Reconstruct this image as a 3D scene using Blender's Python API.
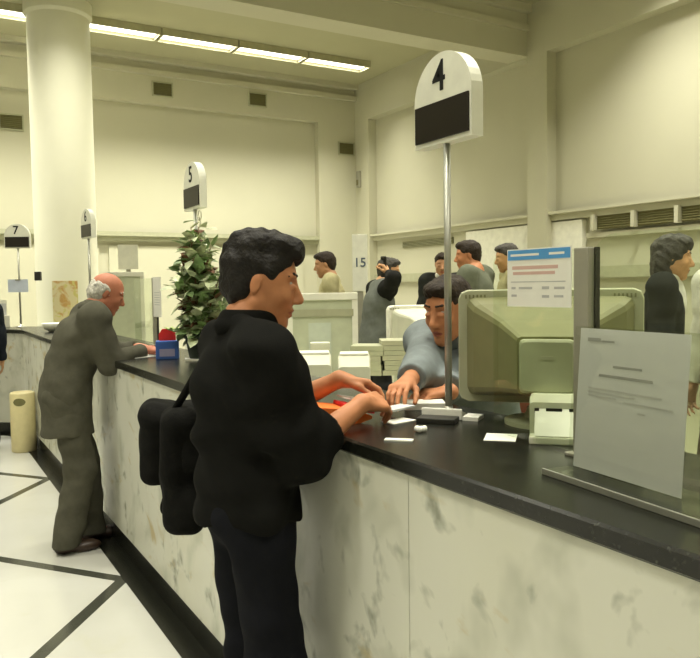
import bpy, bmesh, math, random
import numpy as np
from mathutils import Vector, Matrix, Euler
random.seed(7)
S = bpy.context.scene
for o in list(bpy.data.objects): bpy.data.objects.remove(o)
COL = S.collection
D2R = math.radians

# ------------------------------------------------------------ camera, world, exposure
FOC, YAW, PITCH, ROLL = 749.845, 30.314, -3.276, -0.84
def cam_axes():
    y, t, o = D2R(YAW), D2R(PITCH), D2R(ROLL)
    d = Vector((math.sin(y)*math.cos(t), math.cos(y)*math.cos(t), math.sin(t)))
    r0 = Vector((math.cos(y), -math.sin(y), 0)); u0 = r0.cross(d)
    return r0*math.cos(o)+u0*math.sin(o), -r0*math.sin(o)+u0*math.cos(o), d
cr, cu, cd = cam_axes()
cam = bpy.data.cameras.new('camera'); co = bpy.data.objects.new('camera', cam); COL.objects.link(co)
M4 = Matrix(((cr.x, cu.x, -cd.x, 0), (cr.y, cu.y, -cd.y, 0), (cr.z, cu.z, -cd.z, 1.6), (0, 0, 0, 1)))
co.matrix_world = M4
cam.sensor_fit = 'HORIZONTAL'; cam.sensor_width = 36; cam.lens = 36*FOC/700; cam.clip_start = .05
S.camera = co
w = bpy.data.worlds.new('world'); S.world = w; w.use_nodes = True
w.node_tree.nodes['Background'].inputs[0].default_value = (1, .97, .82, 1)
w.node_tree.nodes['Background'].inputs[1].default_value = .05
S.view_settings.view_transform = 'Standard'; S.view_settings.look = 'None'
S.view_settings.gamma = 1; S.view_settings.use_curve_mapping = False
S.view_settings.exposure = 0.0
LAMP_COL = (1.0, .97, .835); LAMP_STR = 3.0; LAMP_W = 50.0; LAMP_SPREAD = 102

# ------------------------------------------------------------ materials
def mat(name, col, rough=.6, spec=.3, noise=None, bump=0, bscale=200, metal=0, sheen=0, emit=None):
    m = bpy.data.materials.new(name); m.use_nodes = True; nt = m.node_tree; b = nt.nodes['Principled BSDF']
    b.inputs['Base Color'].default_value = (*col, 1); b.inputs['Roughness'].default_value = rough
    b.inputs['Metallic'].default_value = metal; b.inputs['Specular IOR Level'].default_value = spec
    if sheen: b.inputs['Sheen Weight'].default_value = sheen
    if emit: b.inputs['Emission Color'].default_value = (*emit[0], 1); b.inputs['Emission Strength'].default_value = emit[1]
    tc = nt.nodes.new('ShaderNodeTexCoord')
    sc, amt = noise if noise else (14, .06)
    n = nt.nodes.new('ShaderNodeTexNoise'); n.inputs['Scale'].default_value = sc; n.inputs['Detail'].default_value = 4
    nt.links.new(tc.outputs['Object'], n.inputs['Vector'])
    rp = nt.nodes.new('ShaderNodeValToRGB'); e = rp.color_ramp.elements
    e[0].position = .3; e[1].position = .7
    e[0].color = (*[c*(1-amt) for c in col], 1); e[1].color = (*[min(1, c*(1+amt)) for c in col], 1)
    nt.links.new(n.outputs['Fac'], rp.inputs[0]); nt.links.new(rp.outputs[0], b.inputs['Base Color'])
    if bump:
        n2 = nt.nodes.new('ShaderNodeTexNoise'); n2.inputs['Scale'].default_value = bscale; n2.inputs['Detail'].default_value = 3
        nt.links.new(tc.outputs['Object'], n2.inputs['Vector'])
        bp = nt.nodes.new('ShaderNodeBump'); bp.inputs['Strength'].default_value = bump; bp.inputs['Distance'].default_value = .01
        nt.links.new(n2.outputs['Fac'], bp.inputs['Height']); nt.links.new(bp.outputs[0], b.inputs['Normal'])
    return m

def glass_mat(name, tint, refl=.08):
    m = bpy.data.materials.new(name); m.use_nodes = True; nt = m.node_tree
    nt.nodes.remove(nt.nodes['Principled BSDF']); out = nt.nodes['Material Output']
    t = nt.nodes.new('ShaderNodeBsdfTransparent'); t.inputs[0].default_value = (*tint, 1)
    g = nt.nodes.new('ShaderNodeBsdfGlossy'); g.inputs['Roughness'].default_value = .03
    lw = nt.nodes.new('ShaderNodeLayerWeight'); lw.inputs[0].default_value = .5
    pw = nt.nodes.new('ShaderNodeMath'); pw.operation = 'POWER'; nt.links.new(lw.outputs['Facing'], pw.inputs[0]); pw.inputs[1].default_value = 4
    f = nt.nodes.new('ShaderNodeMath'); f.operation = 'MULTIPLY_ADD'; nt.links.new(pw.outputs[0], f.inputs[0]); f.inputs[1].default_value = .5; f.inputs[2].default_value = .03
    mx = nt.nodes.new('ShaderNodeMixShader')
    nt.links.new(f.outputs[0], mx.inputs[0]); nt.links.new(t.outputs[0], mx.inputs[1]); nt.links.new(g.outputs[0], mx.inputs[2])
    nt.links.new(mx.outputs[0], out.inputs[0]); return m

def stone_mat(name, base, ramps, rough, spec=.5):
    """ramps: list of (scale, lo, hi, colour, distortion, stretch) blotch layers laid over the base colour."""
    m = bpy.data.materials.new(name); m.use_nodes = True; nt = m.node_tree; b = nt.nodes['Principled BSDF']
    b.inputs['Roughness'].default_value = rough; b.inputs['Specular IOR Level'].default_value = spec
    tc = nt.nodes.new('ShaderNodeTexCoord')
    prev = None
    for sc, lo, hi, c, dist, st, *dt in ramps:
        mp = nt.nodes.new('ShaderNodeMapping'); mp.inputs['Scale'].default_value = st
        mp.inputs['Location'].default_value = (sc*.37, sc*1.71, sc*.93)
        nt.links.new(tc.outputs['Object'], mp.inputs[0])
        n = nt.nodes.new('ShaderNodeTexNoise'); n.inputs['Scale'].default_value = sc; n.inputs['Detail'].default_value = dt[0] if dt else 5
        n.inputs['Distortion'].default_value = dist
        nt.links.new(mp.outputs[0], n.inputs['Vector'])
        mr = nt.nodes.new('ShaderNodeMapRange'); mr.inputs[1].default_value = lo; mr.inputs[2].default_value = hi
        nt.links.new(n.outputs['Fac'], mr.inputs[0])
        mx = nt.nodes.new('ShaderNodeMixRGB'); nt.links.new(mr.outputs[0], mx.inputs[0])
        if prev is None: mx.inputs[1].default_value = (*base, 1)
        else: nt.links.new(prev, mx.inputs[1])
        mx.inputs[2].default_value = (*c, 1); prev = mx.outputs[0]
    nt.links.new(prev, b.inputs['Base Color'])
    return m, nt, b, prev, tc

WALL = (.53, .515, .385)
m_wall = mat('wall_paint', WALL, .8, .2, (1.5, .02))
m_trim = mat('trim_paint', (.53, .515, .385), .7, .2, (2, .02))
m_ceil = mat('shaded_ceiling_paint', (.44, .425, .28), .85, .1, (1.5, .02))  # wall paint made darker, with the ceiling's shade put into its colour
m_col = mat('column_paint', (.74, .73, .58), .45, .35, (3, .02))
m_white = mat('white_laminate', (.80, .79, .68), .5, .3)
m_panel = mat('pale_green_panel', (.52, .55, .40), .6, .3)
m_dado = mat('grey_green_rail', (.40, .40, .27), .6, .3)
m_granite, *_ = stone_mat('black_granite', (.007, .0075, .005), [(120, .60, .72, (.05, .053, .042), 0, (1, 1, 1)), (14, .45, .75, (.016, .0165, .012), .5, (1, 1, 1))], .27, .42)
m_marble, *_ = stone_mat('veined_marble', (.64, .64, .545), [
    (1.6, .45, .75, (.60, .595, .48), .6, (1, 1, 1)), (4.2, .53, .74, (.42, .43, .34), .3, (1, 1, .8), 3),
    (8.5, .60, .74, (.27, .28, .22), .35, (1, 1, .95), 3.5), (2.2, .62, .74, (.53, .45, .27), 2.5, (1, .7, 1.6))], .25, .45)
def floor_mat():
    m, nt, b, prev, tc = stone_mat('floor_marble', (.56, .56, .51), [(1.2, .45, .8, (.50, .495, .44), .5, (1, 1, 1)), (4, .6, .75, (.53, .525, .45), 1, (1, 1, 1))], .16, .5)
    sp = nt.nodes.new('ShaderNodeSeparateXYZ'); nt.links.new(tc.outputs['Object'], sp.inputs[0])
    def mth(op, a, c=None):
        n = nt.nodes.new('ShaderNodeMath'); n.operation = op
        for i, v in enumerate((a, c)):
            if v is None: continue
            if isinstance(v, (int, float)): n.inputs[i].default_value = v
            else: nt.links.new(v, n.inputs[i])
        return n.outputs[0]
    # dark stone inlay strips: two families of diagonals meeting at the counter border every 2.6 m
    dx = mth('MULTIPLY', mth('SUBTRACT', .95, sp.outputs[0]), 1.3)
    fac = None
    for sgn in ('ADD', 'SUBTRACT'):
        q = mth('SUBTRACT', mth(sgn, sp.outputs[1], dx), 4.15-1.3)
        q = mth('ABSOLUTE', mth('SUBTRACT', mth('FLOORED_MODULO', q, 2.6), 1.3))
        l = mth('LESS_THAN', q, .058); fac = l if fac is None else mth('MAXIMUM', fac, l)
    mx = nt.nodes.new('ShaderNodeMixRGB'); nt.links.new(fac, mx.inputs[0]); nt.links.new(prev, mx.inputs[1])
    mx.inputs[2].default_value = (.05, .052, .04, 1); nt.links.new(mx.outputs[0], b.inputs['Base Color'])
    return m
m_floor = floor_mat()
m_carpet = mat('office_floor', (.30, .29, .20), .9, .1, (60, .2))
m_metal = mat('brushed_metal', (.42, .42, .36), .35, .5, metal=.7)
m_grey = mat('grey_metal', (.34, .33, .26), .5, .4, metal=.3)
m_dark = mat('dark_plastic', (.02, .019, .014), .5, .4)
m_disp = mat('dark_display', (.018, .014, .01), .35, .4)
m_sign = mat('white_sign_plastic', (.80, .80, .68), .4, .4)
m_ink = mat('black_ink', (.015, .015, .013), .6, .2)
m_fade = mat('grey_ink', (.46, .46, .44), .7, .2)
m_paper = mat('white_paper', (.80, .79, .71), .8, .15, (30, .02))
m_dull = mat('dull_paper', (.56, .565, .55), .8, .15, (30, .02))
m_blue = mat('blue_print', (.10, .32, .62), .6, .2)
m_red = mat('red_print', (.62, .42, .36), .7, .2)
m_crt = mat('beige_plastic', (.40, .41, .27), .5, .35)
m_crtd = mat('shaded_beige_plastic', (.19, .19, .085), .5, .35)  # darkened beige plastic: shade on the monitor's rear shell painted into the colour
m_crtl = mat('pale_plastic', (.62, .62, .48), .5, .35)
m_grille = mat('olive_grille', (.17, .16, .07), .7, .2)
m_cream = mat('cream_plastic', (.68, .60, .33), .45, .4)
m_glass = glass_mat('greenish_glass', (.945, .975, .92))
m_acryl = glass_mat('clear_acrylic', (.94, .95, .92))
m_glow = mat('lamp_diffuser', (.9, .9, .8), .5, .2, emit=(LAMP_COL, LAMP_STR))
m_lampb = mat('lamp_housing', (.45, .43, .28), .6, .3)
m_brown = mat('brown_leather', (.16, .05, .025), .5, .4)
m_orange = mat('orange_card', (.85, .20, .035), .6, .3)
m_redc = mat('red_card', (.72, .03, .025), .5, .3)
m_blub = mat('blue_box_print', (.07, .16, .52), .5, .3)
m_leaf = mat('variegated_leaf', (.20, .30, .12), .5, .3, (9, .5))
m_leaf2 = mat('pale_leaf', (.52, .57, .36), .5, .3, (20, .3))
m_leaf3 = mat('brownish_leaf', (.16, .08, .04), .6, .3, (20, .3))
m_lime = mat('lime_leaf', (.45, .58, .16), .5, .3)
m_pot = mat('dark_green_pot', (.03, .05, .03), .5, .4)
m_wood = mat('desk_wood', (.30, .24, .12), .5, .3)

# ------------------------------------------------------------ object helpers
def link(o, parent=None, **props):
    COL.objects.link(o)
    if parent is not None: o.parent = parent
    for k, v in props.items():
        if v: o[k] = v
    return o
def mesh_obj(name, bm, m, parent=None, smooth=False, loc=None, **props):
    me = bpy.data.meshes.new(name); bmesh.ops.recalc_face_normals(bm, faces=bm.faces); bm.to_mesh(me); bm.free()
    for mm in (m if isinstance(m, (list, tuple)) else [m]): me.materials.append(mm)
    if smooth:
        for p in me.polygons: p.use_smooth = True
    o = bpy.data.objects.new(name, me)
    if loc is not None: o.location = loc
    return link(o, parent, **props)
def empty(name, loc, rz=0, label=None, cat=None, group=None, kind=None):
    o = bpy.data.objects.new(name, None); o.empty_display_size = .1
    o.location = loc; o.rotation_euler = (0, 0, rz)
    return link(o, None, label=label, category=cat, group=group, kind=kind)
def box(bm, c, s, rot=None, bev=0, mi=0):
    """axis box centred at c, full size s, optional bevel"""
    r = bmesh.ops.create_cube(bm, size=1)
    vs = r['verts']
    for v in vs: v.co = Vector((v.co.x*s[0], v.co.y*s[1], v.co.z*s[2]))
    fs = list({f for v in vs for f in v.link_faces})
    if bev:
        es = list({e for v in vs for e in v.link_edges})
        rb = bmesh.ops.bevel(bm, geom=es, offset=bev, segments=2, affect='EDGES', profile=.6)
        vs = list({v for f in rb['faces'] for v in f.verts} | {v for v in vs if v.is_valid})
        fs = list({f for v in vs for f in v.link_faces})
    for f in fs: f.material_index = mi
    for v in vs:
        p = v.co
        if rot is not None: p = rot @ p
        v.co = p + Vector(c)
    return vs
def lathe(bm, prof, c=(0, 0, 0), n=32, mi=0):
    """closed solid of revolution about z: prof = [(r, z), ...]"""
    rings = []
    for r, z in prof:
        if r < 1e-6: rings.append([bm.verts.new((c[0], c[1], c[2]+z))])
        else: rings.append([bm.verts.new((c[0]+r*math.cos(2*math.pi*i/n), c[1]+r*math.sin(2*math.pi*i/n), c[2]+z)) for i in range(n)])
    for a, b in zip(rings, rings[1:]):
        for i in range(n):
            j = (i+1) % n
            q = [a[i % len(a)], a[j % len(a)], b[j % len(b)], b[i % len(b)]]
            q = [v for k, v in enumerate(q) if v not in q[:k]]
            if len(q) > 2:
                f = bm.faces.new(q); f.material_index = mi
    for ring in (rings[0], rings[-1]):
        if len(ring) > 2: bm.faces.new(ring).material_index = mi
def tube(bm, pts, r, n=10, mi=0):
    pts = [Vector(p) for p in pts]; rings = []
    rr = r if isinstance(r, (list, tuple)) else [r]*len(pts)
    for i, p in enumerate(pts):
        t = (pts[min(i+1, len(pts)-1)]-pts[max(i-1, 0)]).normalized()
        a = t.orthogonal().normalized() if i == 0 else (a - t*a.dot(t)).normalized()
        b = t.cross(a)
        rings.append([bm.verts.new(p + (a*math.cos(2*math.pi*k/n)+b*math.sin(2*math.pi*k/n))*rr[i]) for k in range(n)])
    for a_, b_ in zip(rings, rings[1:]):
        for k in range(n): bm.faces.new((a_[k], a_[(k+1) % n], b_[(k+1) % n], b_[k])).material_index = mi
    bm.faces.new(rings[0]).material_index = mi; bm.faces.new(rings[-1]).material_index = mi
def prism(bm, poly, org, ux, uy, th, mi=0):
    """extrude a 2D polygon lying in the plane (org, ux, uy) by th along ux x uy"""
    ux = Vector(ux); uy = Vector(uy); n = ux.cross(uy).normalized(); org = Vector(org)
    a = [bm.verts.new(org+ux*x+uy*y) for x, y in poly]; b = [bm.verts.new(v.co+n*th) for v in a]
    bm.faces.new(a[::-1]).material_index = mi; bm.faces.new(b).material_index = mi
    for i in range(len(a)):
        j = (i+1) % len(a); bm.faces.new((a[i], a[j], b[j], b[i])).material_index = mi
def text_obj(name, s, size, m, parent, org, ux, uy, th=.002):
    cv = bpy.data.curves.new(name, 'FONT'); cv.body = s; cv.size = size; cv.extrude = th; cv.align_x = 'CENTER'; cv.align_y = 'CENTER'
    cv.offset = size*.012
    t = bpy.data.objects.new(name, cv); COL.objects.link(t)
    dg = bpy.context.evaluated_depsgraph_get(); me = bpy.data.meshes.new_from_object(t.evaluated_get(dg))
    bpy.data.objects.remove(t)
    ux = Vector(ux).normalized(); uy = Vector(uy).normalized(); n = ux.cross(uy)
    me.transform(Matrix(((ux.x, uy.x, n.x, org[0]), (ux.y, uy.y, n.y, org[1]), (ux.z, uy.z, n.z, org[2]), (0, 0, 0, 1))))
    me.materials.clear(); me.materials.append(m)
    return link(bpy.data.objects.new(name, me), parent)
def sbox(name, c, s, m, parent=None, bev=0, rot=None, **props):
    bm = bmesh.new(); box(bm, c, s, rot, bev); return mesh_obj(name, bm, m, parent, **props)
def RZ(a): return Matrix.Rotation(a, 3, 'Z')
def span(x0, x1, y0, y1, z0, z1): return ((x0+x1)/2, (y0+y1)/2, (z0+z1)/2), (x1-x0, y1-y0, z1-z0)
def ray(px, py): return cr*((px-350)/FOC)+cu*((329-py)/FOC)+cd
def at_depth(px, py, d): return Vector((0, 0, 1.6))+ray(px, py)*d
# ------------------------------------------------------------ the room
XR, YB, ZC = 7.45, 12.3, 5.30
def struct(name, c, s, m, bev=0): return sbox(name, c, s, m, bev=bev, kind='structure')
struct('floor', *span(-6.2, XR+.2, -4.2, YB+.2, -.1, 0), m_floor)
struct('floor_office', *span(1.72, XR, -4, 9.85, 0.001, .2), m_carpet)
struct('ceiling', *span(-6.2, XR+.2, -4.2, YB+.2, ZC, ZC+.1), m_ceil)
struct('wall_back', *span(-6.2, XR+.2, YB, YB+.2, 0, ZC), m_wall)
struct('wall_right', *span(XR, XR+.2, -4.2, YB, 0, ZC), m_wall)
struct('wall_left', *span(-6.2, -6, -4.2, YB, 0, ZC), m_wall)
struct('wall_front', *span(-6, XR, -4.2, -4, 0, ZC), m_wall)
# frieze and pilasters
def trim(i, boxes, m=None):
    bm = bmesh.new()
    for b in boxes: box(bm, *span(*b))
    return mesh_obj('trim_%d' % i, bm, m or m_trim, kind='structure')
trim(1, [(-6, XR, 12.16, YB, 4.58, ZC), (-6, XR, 12.08, YB, 5.02, 5.1), (-6, XR, 12.02, YB, 5.22, ZC)])
trim(2, [(7.28, XR, -4, 12.16, 4.62, ZC)])
trim(3, [(6.50, 7.28, 12.16, YB, 0, 4.58), (7.28, XR, 11.7, YB, 0, 4.62)])
trim(4, [(7.28, XR, 7.27, 7.63, 0, 4.62), (7.28, XR, -.4, -.04, 0, 4.62)])
trim(5, [(-6, 7.28, 7.63, 8.0, 4.64, ZC), (-6, 7.28, 7.585, 7.64, 4.97, 5.05), (-6, 7.28, 7.54, 7.64, 5.2, ZC)])      # ceiling beam
trim(6, [(-6, 7.0, 12.22, YB, 2.37, 2.52), (-6, 7.0, 12.17, YB, 2.45, 2.52)], m_dado)                                  # ledge on the back wall
trim(7, [(7.36, XR, -4, 12.1, 2.42, 2.54), (7.30, XR, -4, 12.1, 2.50, 2.54)], m_trim)
trim(8, [(7.38, XR, -4, 12.1, 1.66, 1.80)], m_dado)
trim(9, [(7.37, XR, 6.75, 9.05, .2, 2.40)], m_white)
trim(10, [(7.39, XR, -4, 6.7, 2.16, 2.22)], m_trim)
# lit pale panels of the back office under the ledge
for k, (x0, x1) in enumerate(((1.0, 2.6), (2.75, 4.3), (4.45, 6.2))):
    bm = bmesh.new(); box(bm, *span(x0, x1, 12.26, YB, .2, 2.3)); 
    mesh_obj('trim_%d' % (11+k), bm, m_trim, kind='structure')
# the round column
bm = bmesh.new(); lathe(bm, [(.46, 0), (.46, .18), (.41, .22), (.388, .3), (.388, 5.1), (.42, 5.14), (.42, ZC)], (1.80, 10.46, 0), 64)
mesh_obj('column', bm, m_col, kind='structure', smooth=True)
bpy.data.objects['column'].data.set_sharp_from_angle(angle=D2R(35))
# wall grilles and sensor
def vent(x, z, label, y=12.16, w_=.30, h_=.20):
    t = empty('wall_vent', (x, y, z), 0, label, 'vent', 'square vents high on the back wall')
    sbox('backing', (0, -.006, 0), (w_, .01, h_), m_grille, t)
    bm = bmesh.new()
    for sx in (-1, 1): box(bm, (sx*(w_/2+.01), -.015, 0), (.02, .03, h_+.04))
    for sz in (-1, 1): box(bm, (0, -.015, sz*(h_/2+.01)), (w_, .03, .02))
    mesh_obj('frame', bm, m_dado, t)
    bm = bmesh.new()
    for i in range(7): box(bm, (0, -.016, -h_/2+.028*i+.016), (w_, .018, .006), Matrix.Rotation(.5, 3, 'X'))
    mesh_obj('louver', bm, m_grille, t)
vent(3.655, 4.82, 'small dark vent in the frieze, the one nearer the round column')
vent(5.32, 4.84, 'small dark vent in the frieze, halfway between column and room corner')
vent(1.40, 4.11, 'dark vent on the wall left of the round column', YB)
vent(7.08, 4.14, 'small dark vent on the corner pilaster below the frieze')
t = empty('wall_sensor', (7.28, 12.0, 3.57), 0, 'small narrow grey sensor box high in the room corner', 'sensor')
sbox('housing', (-.03, 0, 0), (.06, .09, .30), m_grey, t, .012); sbox('lens', (-.063, 0, -.06), (.008, .06, .1), m_grille, t, .003)
# transom grilles over the cabinets on the right wall
t = empty('transom_grille', (7.28, 6.5, 2.27), 0, 'long olive transom grille with pale mullions high on the right wall', 'grille')
for k, y1 in enumerate((6.53, 5.93, 5.35, 4.77, 4.19)):
    bm = bmesh.new()
    box(bm, (.10, y1-.29-6.5, .07), (.02, .52, .17))
    for i in range(6): box(bm, (.085, y1-.29-6.5, .0+.028*i), (.02, .52, .008), Matrix.Rotation(.5, 3, 'Y'))
    mesh_obj('louver_panel', bm, m_grille, t)
    sbox('mullion', (.06, y1-6.5, .07), (.08, .05, .19), m_trim, t)
t = empty('vent_strip', (7.449, 10.15, 2.30), 0, 'narrow dark air grille strip under the right wall ledge', 'grille')
sbox('backing', (-.01, 0, 0), (.02, 1.4, .10), m_grille, t)
bm = bmesh.new()
for i in range(4): box(bm, (-.028, 0, -.036+.024*i), (.016, 1.4, .007))
mesh_obj('louver', bm, m_dado, t)

# ------------------------------------------------------------ ceiling lights
def ceiling_light(x, y, label, group, watts=None, spread=None):
    t = empty('ceiling_light', (x, y, ZC), 0, label, 'ceiling light', group)
    bm = bmesh.new()
    box(bm, (0, 0, -.012), (1.14, .34, .022))
    for sy in (-1, 1): box(bm, (0, sy*.165, -.062), (1.14, .014, .085))
    for sx in (-1, 1): box(bm, (sx*.563, 0, -.062), (.014, .31, .085))
    mesh_obj('housing', bm, m_lampb, t)
    sbox('diffuser', (0, 0, -.045), (1.10, .29, .03), m_glow, t, .004)
    L = bpy.data.lights.new('lamp', 'AREA'); L.shape = 'RECTANGLE'; L.size = 1.08; L.size_y = .27; L.energy = watts or LAMP_W; L.color = LAMP_COL; L.spread = D2R(spread or LAMP_SPREAD)
    lo = bpy.data.objects.new('lamp', L); lo.location = (0, 0, -.063); link(lo, t)
xs = [(-.85, 'fluorescent ceiling light of the far row, beyond the left edge of the view'), (.315, 'fluorescent ceiling light of the far row, next one outside the left edge'),
      (1.48, 'fluorescent ceiling light of the far row, cut by the left frame edge beside the column'), (2.648, 'fluorescent ceiling light of the far row, first one right of the column'),
      (3.813, 'fluorescent ceiling light of the far row, second one right of the column'), (4.978, 'fluorescent ceiling light of the far row, third one right of the column'),
      (6.143, 'fluorescent ceiling light of the far row, the end one by the room corner')]
for x, lb in xs: ceiling_light(x, 10.85, lb, 'far row of fluorescent ceiling lights')
for x in (-2.2, -1.03, .13, 1.3, 2.46, 3.63, 4.8):
    ceiling_light(x, 8.95, 'fluorescent ceiling light close behind the ceiling beam', 'fluorescent ceiling lights behind the beam', LAMP_W*.5, 134)
for y in (5.2, 2.0, -1.6):
    for x in (-3.6, -1.2, 1.2, 3.6, 6.15):
        ceiling_light(x, y, 'fluorescent ceiling light over the hall nearer than the beam', 'overhead fluorescent ceiling lights', LAMP_W*(1.75 if x > 6 else 1.0), 116)
# ------------------------------------------------------------ signed-distance modelling of soft bodies
class Field:
    def __init__(s, lo, hi, vox):
        s.v = vox; s.lo = np.array(lo, float)-3*vox
        s.n = np.ceil((np.array(hi, float)+3*vox-s.lo)/vox).astype(int)+1
        s.F = np.full(s.n, .5, np.float32)
    def _sl(s, lo, hi):
        a = np.clip(np.floor((lo-s.lo)/s.v).astype(int), 0, s.n); b = np.clip(np.ceil((hi-s.lo)/s.v).astype(int)+1, 0, s.n)
        if np.any(b <= a): return None
        ax = [(s.lo[i]+s.v*np.arange(a[i], b[i])).astype(np.float32) for i in range(3)]
        P = np.stack(np.meshgrid(*ax, indexing='ij'), -1)
        return tuple(slice(a[i], b[i]) for i in range(3)), P
    def _op(s, sl, d, k, op):
        F = s.F[sl]
        if op == 'u':
            h = np.maximum(k-np.abs(F-d), 0)/max(k, 1e-6); s.F[sl] = np.minimum(F, d)-h*h*k*.25
        else:
            d = -d; h = np.maximum(k-np.abs(F-d), 0)/max(k, 1e-6); s.F[sl] = np.maximum(F, d)+h*h*k*.25
    def cone(s, a, b, r1, r2, k=.02, op='u', n=None, f=1, flat=False):
        a = np.array(a, float); b = np.array(b, float); R = max(r1, r2)+k+3*s.v
        q = s._sl(np.minimum(a, b)-R, np.maximum(a, b)+R)
        if q is None: return
        sl, P = q; pa = P-a.astype(np.float32); ba = b-a
        if n is not None:
            n = np.array(n, float)/np.linalg.norm(n); pa = pa+((f-1)*(pa@n))[..., None]*n
            ba = ba+(f-1)*(ba@n)*n
        t = np.clip(pa@ba/max(ba@ba, 1e-12), 0, 1)
        d = np.linalg.norm(pa-t[..., None]*ba, axis=-1)-(r1+(r2-r1)*t)
        if flat: d = np.maximum(d, (P-b.astype(np.float32))@((b-a)/np.linalg.norm(b-a)))
        s._op(sl, d.astype(np.float32), k, op)
    def ell(s, c, r, R=None, k=.02, op='u'):
        c = np.array(c, float); r = np.array(r, float); m = r.max()+k+3*s.v
        q = s._sl(c-m, c+m)
        if q is None: return
        sl, P = q; p = P-c.astype(np.float32)
        if R is not None: p = p@np.array(R)
        k0 = np.linalg.norm(p/r, axis=-1); k1 = np.linalg.norm(p/(r*r), axis=-1)
        s._op(sl, (k0*(k0-1)/np.maximum(k1, 1e-6)).astype(np.float32), k, op)
    def half(s, p, n):          # keep the side opposite n
        ax = [(s.lo[i]+s.v*np.arange(s.n[i])) for i in range(3)]; n = np.array(n, float)/np.linalg.norm(n)
        d = ((ax[0]-p[0])*n[0])[:, None, None]+((ax[1]-p[1])*n[1])[None, :, None]+((ax[2]-p[2])*n[2])[None, None, :]
        s.F = np.maximum(s.F, d.astype(np.float32))
    def ripple(s, amp, freq, seed=1):
        rs = np.random.RandomState(seed); ix = np.argwhere(np.abs(s.F) < 3*s.v+amp*2)
        P = s.lo+ix*s.v; d = np.zeros(len(P))
        for i in range(7):
            w_ = rs.normal(size=3); w_ /= np.linalg.norm(w_); f = freq*(.5+1.2*rs.rand())
            d += np.sin(P@w_*f+rs.rand()*6.28+1.5*np.sin(P@rs.normal(size=3)*freq*.4))
        s.F[tuple(ix.T)] += (amp*d/2.6).astype(np.float32)
    def mesh(s, name, m, parent=None, smooth=1, pick=None, **props):
        F = s.F; I = F < 0
        c = [I[i:F.shape[0]-1+i, j:F.shape[1]-1+j, k:F.shape[2]-1+k] for i in (0, 1) for j in (0, 1) for k in (0, 1)]
        cnt = np.zeros(c[0].shape, np.int8)
        for q in c: cnt += q
        cells = np.argwhere((cnt > 0) & (cnt < 8)); idx = -np.ones(cnt.shape, np.int32); idx[tuple(cells.T)] = np.arange(len(cells))
        acc = np.zeros((len(cells), 3)); num = np.zeros(len(cells))
        C8 = [(i, j, k) for i in (0, 1) for j in (0, 1) for k in (0, 1)]
        val = {o: F[cells[:, 0]+o[0], cells[:, 1]+o[1], cells[:, 2]+o[2]] for o in C8}
        for o in C8:
            for ax in range(3):
                if o[ax]: continue
                o2 = tuple(1 if i == ax else o[i] for i in range(3)); a, b = val[o], val[o2]
                x = (a < 0) != (b < 0); t = np.where(x, a/np.where(x, a-b, 1), 0)
                p = np.repeat(np.array(o, float)[None], len(cells), 0); p[:, ax] += t
                acc += p*x[:, None]; num += x
        V = s.lo+(cells+acc/num[:, None])*s.v
        quads = []
        for ax in range(3):
            A = I; B = np.roll(I, -1, ax); e = (A != B)
            sl = [slice(1, -1)]*3; base = np.argwhere(e[tuple(sl)])+1
            u, v = [(1, 2), (2, 0), (0, 1)][ax]
            du = np.zeros(3, int); du[u] = 1; dv = np.zeros(3, int); dv[v] = 1
            ok = np.all(base < np.array(cnt.shape), 1); base = base[ok]
            q = np.stack([idx[tuple((base-du-dv).T)], idx[tuple((base-dv).T)], idx[tuple(base.T)], idx[tuple((base-du).T)]], 1)
            fl = ~A[tuple(base.T)]; q[fl] = q[fl][:, ::-1]; quads.append(q)
        Q = np.concatenate(quads); Q = Q[np.all(Q >= 0, 1)]
        for _ in range(smooth):
            sm = np.zeros_like(V); n_ = np.zeros(len(V))
            for i in range(4):
                np.add.at(sm, Q[:, i], V[Q[:, (i+1) % 4]]); np.add.at(n_, Q[:, i], 1)
                np.add.at(sm, Q[:, i], V[Q[:, (i+3) % 4]]); np.add.at(n_, Q[:, i], 1)
            V = .5*V+.5*sm/np.maximum(n_, 1)[:, None]
        me = bpy.data.meshes.new(name); me.vertices.add(len(V)); me.vertices.foreach_set('co', V.ravel())
        me.loops.add(len(Q)*4); me.loops.foreach_set('vertex_index', Q.ravel().astype(np.int32))
        me.polygons.add(len(Q)); me.polygons.foreach_set('loop_start', np.arange(0, len(Q)*4, 4, dtype=np.int32))
        me.polygons.foreach_set('use_smooth', np.ones(len(Q), bool))
        ml = m if isinstance(m, (list, tuple)) else [m]
        for mm in ml: me.materials.append(mm)
        if pick is not None: me.polygons.foreach_set('material_index', pick(V[Q].mean(1)).astype(np.int32))
        me.update(calc_edges=True); me.validate()
        return link(bpy.data.objects.new(name, me), parent, **props)
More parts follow.
